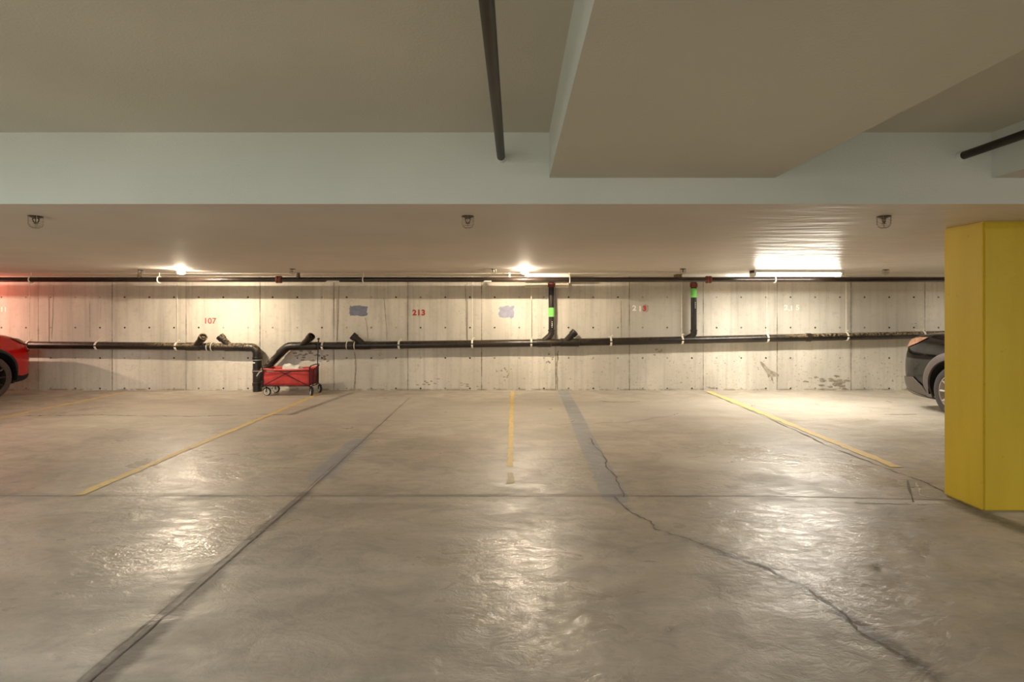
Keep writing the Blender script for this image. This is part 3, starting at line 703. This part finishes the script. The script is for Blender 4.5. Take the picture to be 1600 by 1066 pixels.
# ------------------------------------------------------------ red folding wagon
wx0, wx1, wy0, wy1 = -4.14, -3.44, 8.50, 8.86
wx0 = (411-CX)/F*8.5; wx1 = (484-CX)/F*8.5
wz0, wz1 = .175, .46
def wagon():
    t = thing('folding_wagon', ((wx0+wx1)/2, (wy0+wy1)/2, 0), 'red canvas folding wagon with black frame standing by the wall under the drain pipe', 'wagon')
    # canvas tub: outer walls with sag, open top
    nx, nz = 16, 6
    def wallpt(u, side, k):
        pass
    def panel(a, b, name, mat, sag=.012):
        a = Vector(a); b = Vector(b); d = b-a; nrm = Vector((d.y, -d.x, 0)).normalized(); m = MB(); V = []
        for j in range(nz+1):
            v = j/nz
            for i in range(nx+1):
                u = i/nx; p = a+d*u; z = wz0+(wz1-wz0)*v - .018*math.sin(PI*u)*v
                off = sag*math.sin(PI*u)*math.sin(PI*v)+.008*math.sin(9*u+5*v)*math.sin(PI*v)
                V.append(Vector((p.x, p.y, z))+nrm*off)
        m.add(V, [(j*(nx+1)+i, j*(nx+1)+i+1, (j+1)*(nx+1)+i+1, (j+1)*(nx+1)+i) for j in range(nz) for i in range(nx)])
        o = m.build(name, mat, t); md = o.modifiers.new('thick', 'SOLIDIFY'); md.thickness = .006; return o
    panel((wx0, wy0, 0), (wx1, wy0, 0), 'side_panel', M['fabric']); panel((wx1, wy1, 0), (wx0, wy1, 0), 'side_panel', M['fabric'])
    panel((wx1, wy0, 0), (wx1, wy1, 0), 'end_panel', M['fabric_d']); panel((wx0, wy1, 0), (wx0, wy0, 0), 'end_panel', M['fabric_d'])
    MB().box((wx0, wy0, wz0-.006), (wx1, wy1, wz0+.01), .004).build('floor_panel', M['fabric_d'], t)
    # rolled top hem on the long sides
    for y in (wy0-.004, wy1+.004):
        MB().tube([(wx0+(wx1-wx0)*i/10, y, wz1-.012-.018*math.sin(PI*i/10)) for i in range(11)], .013, 10).build('top_hem', M['hem'], t)
    MB().box((wx0+.07, wy0-.022, wz1-.062), (wx0+.19, wy0-.014, wz1-.045)).build('printed_tag', M['clamp'], t, smooth=False)
    # frame
    r = .0085
    for x in (wx0, wx1):
        for y in (wy0-.012, wy1+.012):
            MB().tube([(x, y, wz0-.03), (x, y, wz1+.015)], r, 8).build('corner_post', M['frame'], t)
    for x in (wx0-.012, wx1+.012):
        MB().tube([(x, wy0-.012, wz1+.0), (x, wy0, wz1+.035), (x, (wy0+wy1)/2, wz1+.045), (x, wy1, wz1+.035), (x, wy1+.012, wz1)], r, 8).build('end_bar', M['frame'], t)
        MB().tube([(x, wy0-.012, wz0-.02), (x, wy1+.012, wz0-.02)], r, 8).build('axle_bar', M['frame'], t)
    for y in (wy0-.026, wy1+.026):
        mx = (wx0+wx1)/2
        MB().tube([(wx0+.02, y, wz0+.0), (mx+.02, y, wz1-.075), (mx+.1, y, wz1-.05)], .007, 8).build('cross_brace', M['frame'], t)
        MB().tube([(wx1-.03, y-.002, wz0+.0), (mx-.02, y-.002, wz1-.085), (mx-.1, y-.002, wz1-.05)], .007, 8).build('cross_brace', M['frame'], t)
        MB().tube([(wx0, y, wz0-.008), (wx1, y, wz0-.008)], .006, 8).build('bottom_rail', M['frame'], t)
        MB().tube([(wx0-.03, y, wz1-.055), (wx1, y, wz1-.045)], .006, 8).build('side_rail', M['frame'], t)
    # grey grip hanging out at the left end
    MB().tube([(wx0-.005, wy0-.02, wz1-.045), (wx0-.045, wy0-.03, wz1-.06), (wx0-.09, wy0-.035, wz1-.13)], .009, 8).build('strap', M['galv'], t)
    # wheels on castor forks
    def wheel(x, y, rr, yaw, fork):
        ax = Vector((math.sin(yaw), math.cos(yaw), 0)); c = Vector((x, y, rr)); w = .018
        f = MB().tube([c+ax*.026, c+ax*.026+Vector((0, 0, rr*.85)), c+Vector((fork, 0, rr*1.15)), c+Vector((fork, 0, wz0-rr-.02))], .008, 8)
        f.tube([c-ax*.026, c-ax*.026+Vector((0, 0, rr*.85)), c+Vector((fork, 0, rr*1.15))], .008, 8)
        f.tube([c-ax*.03, c+ax*.03], .007, 8); fk = f.build('fork', M['frame'], t)
        tr = MB().lathe([(rr-.016,-w),(rr-.006,-w),(rr,-w*.5),(rr,w*.5),(rr-.006,w),(rr-.016,w),(rr-.016,-w)], c, ax, 28, False).build('tyre', M['rubber'], t)
        h = MB().lathe([(.014,-w-.004),(.014,w+.004)], c, ax, 14)
        h.lathe([(rr-.030,-w*.6),(rr-.028,-w*1.1),(rr-.015,-w*1.1),(rr-.015,w*1.1),(rr-.028,w*1.1),(rr-.030,w*.6),(rr-.030,-w*.6)], c, ax, 28, False)
        h.lathe([(rr-.02,-w*.35),(rr-.02,w*.35)], c, ax, 28)
        u = ax.cross(Vector((0, 0, 1)))
        for k in range(6):
            a = PI/3*k; d = u*math.cos(a)+Vector((0, 0, 1))*math.sin(a)
            for s in (-1, 1): h.tube([c+ax*s*w*.6+d*.01, c+ax*s*w*.6+d*(rr-.016)], .006, 6)
        h.build('hub', M['rim_w'], tr)
    wheel(wx0+.06, wy0+.02, .068, .15, -.02); wheel(wx0+.06, wy1-.02, .066, .15, -.02)
    wheel(wx1+.02, wy0+.02, .068, 1.0, .0); wheel(wx1+.03, wy1+.0, .066, .8, .0)
    # pull handle, folded upright
    hx = (495-CX)/F*8.68; ym = (wy0+wy1)/2
    MB().tube([(wx1+.035, ym, wz0-.02), (wx1+.06, ym, .50), (wx1+.075, ym, .93)], .009, 10).build('pull_handle', M['frame'], t)
    MB().tube([(wx1+.075, ym-.035, .935), (wx1+.077, ym, .945), (wx1+.075, ym+.035, .935)], .012, 8).build('grip', M['frame'], t)
    MB().tube([(wx1+.02, ym-.10, wz0-.02), (wx1+.03, ym-.09, wz1-.05), (wx1+.045, ym, wz1+.0), (wx1+.03, ym+.09, wz1-.05), (wx1+.02, ym+.10, wz0-.02)], .008, 8).build('handle_yoke', M['frame'], t)
    return t
wagon()
def bag():
    m = MB(); n, k = 14, 9; x0, x1 = P(441, 0, 8.6).x, P(469, 0, 8.6).x; V = []
    for j in range(k+1):
        for i in range(n+1):
            u = i/n; v = j/k; x = x0+(x1-x0)*u; y = wy0+.05+(wy1-wy0-.12)*v
            ht = (.075-.075*u)*math.sin(PI*(.15+.7*v))+.02+.012*math.sin(13*u+7*v)+.01*math.sin(5*u-11*v)
            if i in (0, n) or j in (0, k): ht = -.16
            V.append((x, y, wz1-.02+ht*.85))
    o0 = len(V)
    m.add(V, [(j*(n+1)+i, j*(n+1)+i+1, (j+1)*(n+1)+i+1, (j+1)*(n+1)+i) for j in range(k) for i in range(n)])
    m.add([(x0, wy0+.05, wz0+.014), (x1, wy0+.05, wz0+.014), (x1, wy1-.07, wz0+.014), (x0, wy1-.07, wz0+.014)], [(0, 1, 2, 3)])
    tag(m.build('paper_bag', M['bag'], smooth=True, ang=60, loc=((x0+x1)/2, 8.67, wz0)), 'crumpled white paper bag lying inside the red wagon', 'bag')
bag()

# ------------------------------------------------------------ cars (nose along +Y)
def car(cx, ny, sideX, paint, label, name, style):
    """local u: distance behind the nose tip, v: sideways, z up"""
    t = thing('car', (cx, ny-2.2, 0), label, 'car')
    if style == 'red':
        st = [(0, .50, .34, .80, .80), (.03, .66, .27, .84, .86), (.10, .80, .23, .88, .90), (.24, .885, .21, .93, .97), (.5, .915, .22, 1.0, 1.08), (.9, .925, .24, 1.03, 1.12), (1.3, .925, .24, 1.02, 1.13)]
    else:
        st = [(0, .60, .36, .80, .84), (.02, .72, .28, .93, .97), (.08, .84, .23, 1.0, 1.05), (.22, .91, .20, 1.05, 1.10), (.5, .925, .19, 1.07, 1.13), (.9, .93, .22, 1.08, 1.16), (1.3, .93, .25, 1.08, 1.18)]
    st += [(2.0, .93, .25, 1.03, 1.14), (3.0, .93, .25, 1.04, 1.14), (3.9, .92, .26, 1.05, 1.14), (4.3, .88, .3, 1.02, 1.10), (4.42, .78, .42, .95, 1.0)]
    def sec(u, w, zb, zs, zt):
        z = lambda f: zb+(zs-zb)*f
        return [(0, zb), (w*.55, zb), (w*.88, zb+.01), (w*.955, z(.10)), (w*.985, z(.32)), (w, z(.55)), (w*.985, z(.78)), (w*.93, z(.97)), (w*.84, zs+(zt-zs)*.45), (w*.5, zt-.008), (0, zt)]
    m = MB(); n = 11
    for s_ in st:
        half = sec(*s_)
        ring = [(v, z) for v, z in half]+[(-v, z) for v, z in half[-2:0:-1]]
        for v, z in ring: m.v.append(Vector((cx+v, ny-s_[0]-(0 if s_[0] > .3 else .05*max(0, (z-.6))*(2.2 if style == 'red' else 2.6)), z)))
    R_ = 20
    for i in range(len(st)-1):
        for j in range(R_): m.f.append((i*R_+j, i*R_+(j+1) % R_, (i+1)*R_+(j+1) % R_, (i+1)*R_+j))
    m.f.append(tuple(range(R_))); m.f.append(tuple((len(st)-1)*R_+j for j in reversed(range(R_))))
    body = m.build('body', paint, t, ang=50)
    md = body.modifiers.new('s', 'SUBSURF'); md.levels = md.render_levels = 2
    fo = .86 if style == 'red' else 1.03; wc = (ny-fo, ny-fo-2.65); wr = .345; ar = .42
    base = root_loc(t); cut = MB()
    for y in wc:
        for s in (-1, 1):
            cut.lathe([(ar, -.2), (ar, .2)], (cx+s*.85, y, .36), (1, 0, 0), 40)
    co = cut.build('cut', paint, t, smooth=False)
    md = body.modifiers.new('b', 'BOOLEAN'); md.object = co; md.operation = 'DIFFERENCE'; md.solver = 'EXACT'
    bpy.context.view_layer.update()
    dg = bpy.context.evaluated_depsgraph_get()
    me = bpy.data.meshes.new_from_object(body.evaluated_get(dg)); body.modifiers.clear(); body.data = me
    for p in me.polygons: p.use_smooth = True
    me.set_sharp_from_angle(angle=math.radians(40))
    bpy.data.objects.remove(co)
    # wells
    for y in wc:
        for s in (-1, 1):
            w = MB(); k = 28; V = []
            for i in range(k+1):
                a = 2*PI*i/k
                V += [(cx+s*.66, y+(ar+.002)*math.cos(a), .36+(ar+.002)*math.sin(a)), (cx+s*.905, y+(ar-.004)*math.cos(a), .36+(ar-.004)*math.sin(a))]
            kk = [i for i in range(k) if .36+ar*math.sin(2*PI*(i+.5)/k) > .27]
            w.add(V, [(2*i, 2*i+1, 2*i+3, 2*i+2) for i in kk])
            w.add([(cx+s*.66, y+ar*math.cos(a), .36+ar*math.sin(a)) for a in [-.2+(PI+.4)*i/20 for i in range(21)]], [tuple(range(21))])
            w.build('wheel_well', M['well'], t)
    bvh = BVHTree.FromPolygons([v.co.copy() for v in me.vertices], [tuple(p.vertices) for p in me.polygons])
    def patch(poly, ang, name, mat, par=t, off=.006, res=.012, thick=None):
        # poly in (a, z), a = coordinate perpendicular to the casting direction
        d = Vector((math.cos(ang), -math.sin(ang), 0)) if sideX > 0 else Vector((-math.cos(ang), -math.sin(ang), 0))
        per = Vector((d.y, -d.x, 0)); 
        if per.y < 0: per = -per
        bm = bmesh.new(); vs = [bm.verts.new((a, z, 0)) for a, z in poly]; bm.faces.new(vs)
        amin, amax = min(a for a, z in poly), max(a for a, z in poly); zmin, zmax = min(z for a, z in poly), max(z for a, z in poly)
        k = int((amax-amin)/res)
        for i in range(1, k+1): bmesh.ops.bisect_plane(bm, geom=bm.verts[:]+bm.edges[:]+bm.faces[:], plane_co=(amin+i*res, 0, 0), plane_no=(1, 0, 0))
        k = int((zmax-zmin)/res)
        for i in range(1, k+1): bmesh.ops.bisect_plane(bm, geom=bm.verts[:]+bm.edges[:]+bm.faces[:], plane_co=(0, zmin+i*res, 0), plane_no=(0, 1, 0))
        bad = []
        nose = Vector((0, ny-base.y, 0))
        for v in bm.verts:
            o_ = nose+per*v.co.x+Vector((0, 0, v.co.y))-d*4
            hit, nrm, _, _ = bvh.ray_cast(o_, d, 6)
            if hit is None or (hit-nose).length > 1.6 or nrm.dot(d) > -.12: bad.append(v)
            else: v.co = hit+nrm*off
        if bad: bmesh.ops.delete(bm, geom=bad, context='VERTS')
        me2 = bpy.data.meshes.new(name); bm.to_mesh(me2); bm.free(); me2.materials.append(mat)
        for p in me2.polygons: p.use_smooth = True
        o = bpy.data.objects.new(name, me2); COL.objects.link(o); o.parent = par
        md = o.modifiers.new('s', 'SOLIDIFY'); md.thickness = thick or off; md.offset = -1
        return o
    s = -1 if sideX > 0 else 1     # side that faces the viewer: sign of v
    return t, body, patch, wc, wr, ar, (bvh, base)
SX = {}
def build_car(cx, ny, s, paint, label, style, tyre, alloy):
    # s: +1 when the visible flank is at +X of the car
    t, body, patch0, wc, wr, ar, (bvh, base) = car(cx, ny, -s, paint, label, 'car', style)
    patch = patch0
    cast = 0.0
    red = style == 'red'
    # side-view shapes: a = -(distance behind the nose)
    if red:
        patch([(-.50, .965), (-.30, .935), (-.12, .885), (-.05, .83), (-.20, .835), (-.34, .87)], 0.0, 'headlight', M['lamp_dark'], off=.008)
        patch([(-.46, .22), (-.03, .24), (-.0, .31), (-.10, .345), (-.30, .33), (-.45, .36)], 0.0, 'bumper_lip', M['well'], off=.012)
        patch([(-.02, .70), (-.2, .72), (-.30, .78), (-.2, .745), (-.02, .74)], 0.0, 'bumper_crease', paint, off=.010)
    else:
        patch([(-.12, .86), (-.13, .94), (-.20, .99), (-.40, 1.03), (-.56, 1.035), (-.40, .95), (-.26, .90)], 0.0, 'headlight', M['lamp_amber'], off=.008)
        patch([(-.62, .20), (-.05, .22), (-.015, .36), (-.03, .44), (-.35, .47), (-.52, .36)], 0.0, 'lower_bumper', M['clad_b'], off=.010)
        patch([(-.62, .18), (-.02, .27), (-.015, .30), (-.62, .21)], 0.0, 'bumper_lip', M['clad'], off=.018)
    # arch cladding
    for y in wc:
        for sd in (-1, 1):
            m = MB(); k = 36; V = []; wd = .04 if red else .09
            def flank(yy, zz):
                for f in (0, .02, .04, .07, .1):
                    q = Vector((yy-y, zz-.36, 0)); q = q*(1+f/max(q.length, .01))
                    h = bvh.ray_cast(Vector((cx+sd*2-base.x, y+q.x-base.y, .36+q.y)), Vector((-sd, 0, 0)), 3)[0]
                    if h is not None and abs(h.x+base.x-cx) > .7: return abs(h.x+base.x-cx)
                return .90
            for i in range(k+1):
                a = -.35+(PI+.7)*i/k
                for rr, xo in ((ar-.012, -.01), (ar-.008, .014), (ar+wd*.5, .018), (ar+wd, .004)):
                    zz = max(.36+rr*math.sin(a), .22); ss = max(rr, ar+.012)
                    V.append((cx+sd*(flank(y+ss*math.cos(a), max(.36+ss*math.sin(a), .27))+xo), y+rr*math.cos(a), zz))
            m.add(V, [(4*i+j, 4*i+j+1, 4*i+j+5, 4*i+j+4) for i in range(k) for j in range(3)])
            m.build('arch_cladding', M['clad'] if not red else M['frame'], t)
    for y in wc:
        for sd in (-1, 1):
            c = Vector((cx+sd*.80, y, wr)); ax = Vector((sd, 0, 0))
            w = MB().lathe([(.225,-.10),(.27,-.11),(wr-.02,-.10),(wr,-.07),(wr,.07),(wr-.02,.10),(.28,.112),(.235,.10),(.225,.09),(.225,-.10)], c, ax, 48, False).build('tyre', tyre, t)
            r = MB().lathe([(.232,.02),(.236,.105),(.226,.108),(.215,.06),(.212,.0),(.02,-.0)], c, ax, 40, False)
            for k in range(10):
                a = 2*PI*k/10; d = Vector((0, math.cos(a), math.sin(a)))
                r.tube([c+ax*.085+d*.03, c+ax*.08+d*.13, c+ax*.09+d*.225], [.02, .015, .017], 8)
            r.lathe([(.05, .03), (.05, .095), (.03, .1)], c, ax, 20)
            r.build('rim', alloy, w)
    # greenhouse
    sec = [(1.15, .72, 1.06, 1.10), (1.5, .76, 1.06, 1.35), (1.95, .70, 1.07, 1.60), (2.6, .68, 1.07, 1.66), (3.4, .67, 1.07, 1.64), (4.0, .62, 1.07, 1.52), (4.32, .66, 1.0, 1.14)]
    m = MB()
    for u, w, z0, z1 in sec:
        for v, z in ((-w-.12, z0), (-w-.02, z0+(z1-z0)*.7), (-w*.85, z1-.02), (0, z1), (w*.85, z1-.02), (w+.02, z0+(z1-z0)*.7), (w+.12, z0)): m.v.append(Vector((cx+v, ny-u, z)))
    for i in range(len(sec)-1):
        for j in range(6): m.f.append((7*i+j, 7*i+j+1, 7*i+j+8, 7*i+j+7))
        m.f.append((7*i, 7*i+7, 7*i+13, 7*i+6))
    m.f.append(tuple(range(7))); m.f.append(tuple(7*(len(sec)-1)+j for j in range(7)))
    g = m.build('cabin', M['glass'], t, ang=60); md = g.modifiers.new('s', 'SUBSURF'); md.levels = md.render_levels = 2
    m = MB(); V = []
    for u, w, z in ((1.85, .62, 1.575), (2.2, .64, 1.63), (2.6, .64, 1.66), (3.4, .63, 1.64), (3.95, .58, 1.54)):
        for f in (-1, -.5, 0, .5, 1): V.append((cx+f*w, ny-u, z+.022-.035*f*f))
    m.add(V, [(5*i+j, 5*i+j+1, 5*i+j+6, 5*i+j+5) for i in range(4) for j in range(4)])
    o = m.build('roof', paint, t); o.modifiers.new('s', 'SOLIDIFY').thickness = .03
    for sd in (-1, 1):
        for u0, z0, u1, z1, ww in ((1.25, 1.08, 1.95, 1.58, .80), (2.65, 1.08, 2.68, 1.62, .78), (3.75, 1.08, 3.9, 1.56, .76)):
            MB().tube([(cx+sd*(ww+.03), ny-u0, z0), (cx+sd*(ww-.02), ny-(u0+u1)/2, (z0+z1)/2+.02), (cx+sd*(.64), ny-u1, z1)], .03, 8).build('pillar', paint, t)
        MB().lathe([(.02,-.10),(.08,-.08),(.095,0),(.08,.08),(.02,.10)], (cx+sd*1.02, ny-1.62, 1.14), (1, 0, 0), 16).build('mirror', paint, t)
    return t
build_car(-9.085, 8.86, 1, M['redpaint'], 'glossy red car parked nose to the wall at the left edge of the garage', 'red', M['tyre_red'], M['alloy_d'])
build_car(6.585, 7.66, -1, M['blackpaint'], 'glossy black car with grey arch trim parked behind the yellow column', 'black', M['rubber'], M['alloy'])

# ------------------------------------------------------------ lights
def lamp(kind, name, loc, energy, color, size=.1, sy=None, rot=(0, 0, 0), spread=None):
    d = bpy.data.lights.new(name, kind); d.energy = energy; d.color = color
    if kind == 'AREA':
        d.size = size
        if sy: d.shape = 'RECTANGLE'; d.size_y = sy
        if spread: d.spread = spread
    else: d.shadow_soft_size = size
    o = bpy.data.objects.new(name, d); COL.objects.link(o); o.location = loc; o.rotation_euler = rot; return o
WARM = (1.0, .82, .60); NEUT = (1.0, .90, .74); COOL = (.80, .93, 1.0)
TL = math.radians(38)
for x, e, c in ((LX1, 150, WARM), (LX2, 140, WARM), (-10.4, 60, (1, .66, .5))):
    lamp('AREA', 'bulb_light', (x, LY+.02, ZC-.035), e, c, .07, rot=(TL*.8, 0, 0)).data.shape = 'DISK'
    lamp('AREA', 'bulb_light', (x, LY-.02, ZC-.035), e*1.0, c, .10, rot=(-TL, 0, 0)).data.shape = 'DISK'
lamp('AREA', 'tube_lamp', ((fx0+fx1)/2, 7.835, ZC-.105), 40, (1, .91, .76), 1.25, .12, rot=(-.27, 0, 0))
lamp('AREA', 'tube_lamp', ((fx0+fx1)/2, 7.90, ZC-.105), 9, (1, .93, .80), 1.25, .06, rot=(.5, 0, 0))
lamp('AREA', 'tube_lamp', (9.5, 7.8, ZC-.10), 50, (1, .93, .80), 1.25, .12)
lamp('POINT', 'red_bounce_fill', (-9.6, 8.7, 1.78), 7, (1, .18, .12), .05)  # added lamp standing in for red light bounced off the car
lamp('AREA', 'rear_tube', (-4.2, -1.5, 2.40), 150, COOL, 1.3, .3)
lamp('AREA', 'rear_tube', (6.0, -1.0, 2.40), 60, (.92, .94, 1.0), 1.3, .3)
lamp('AREA', 'rear_tube', (-9, 1.0, 2.40), 95, COOL, 1.3, .3)
lamp('AREA', 'rear_fill_panel', (-3, -6.5, 1.5), 80, (1, .92, .80), 18, 1.4, rot=(PI/2, 0, 0))  # added soft fill: one broad panel behind the camera, evens wall and floor
w = bpy.data.worlds.new('w'); S.world = w; w.use_nodes = True
w.node_tree.nodes['Background'].inputs[0].default_value = (1, .95, .88, 1); w.node_tree.nodes['Background'].inputs[1].default_value = .05

# ------------------------------------------------------------ camera
cam = bpy.data.cameras.new('camera'); cam.sensor_width = 36; cam.lens = 36*F/1600
cam.shift_x = -(CX-800)/1600; cam.shift_y = -(533-CY)/1600; cam.clip_start = .05; cam.clip_end = 100
co = bpy.data.objects.new('camera', cam); COL.objects.link(co); co.location = (0, 0, H); co.rotation_euler = (PI/2, 0, 0)
S.camera = co
S.view_settings.view_transform = 'Standard'; S.view_settings.look = 'None'; S.view_settings.exposure = .95; S.view_settings.gamma = 1.1
S.cycles.use_denoising = True; S.cycles.max_bounces = 8; S.cycles.diffuse_bounces = 5
S.cycles.sample_clamp_indirect = 4
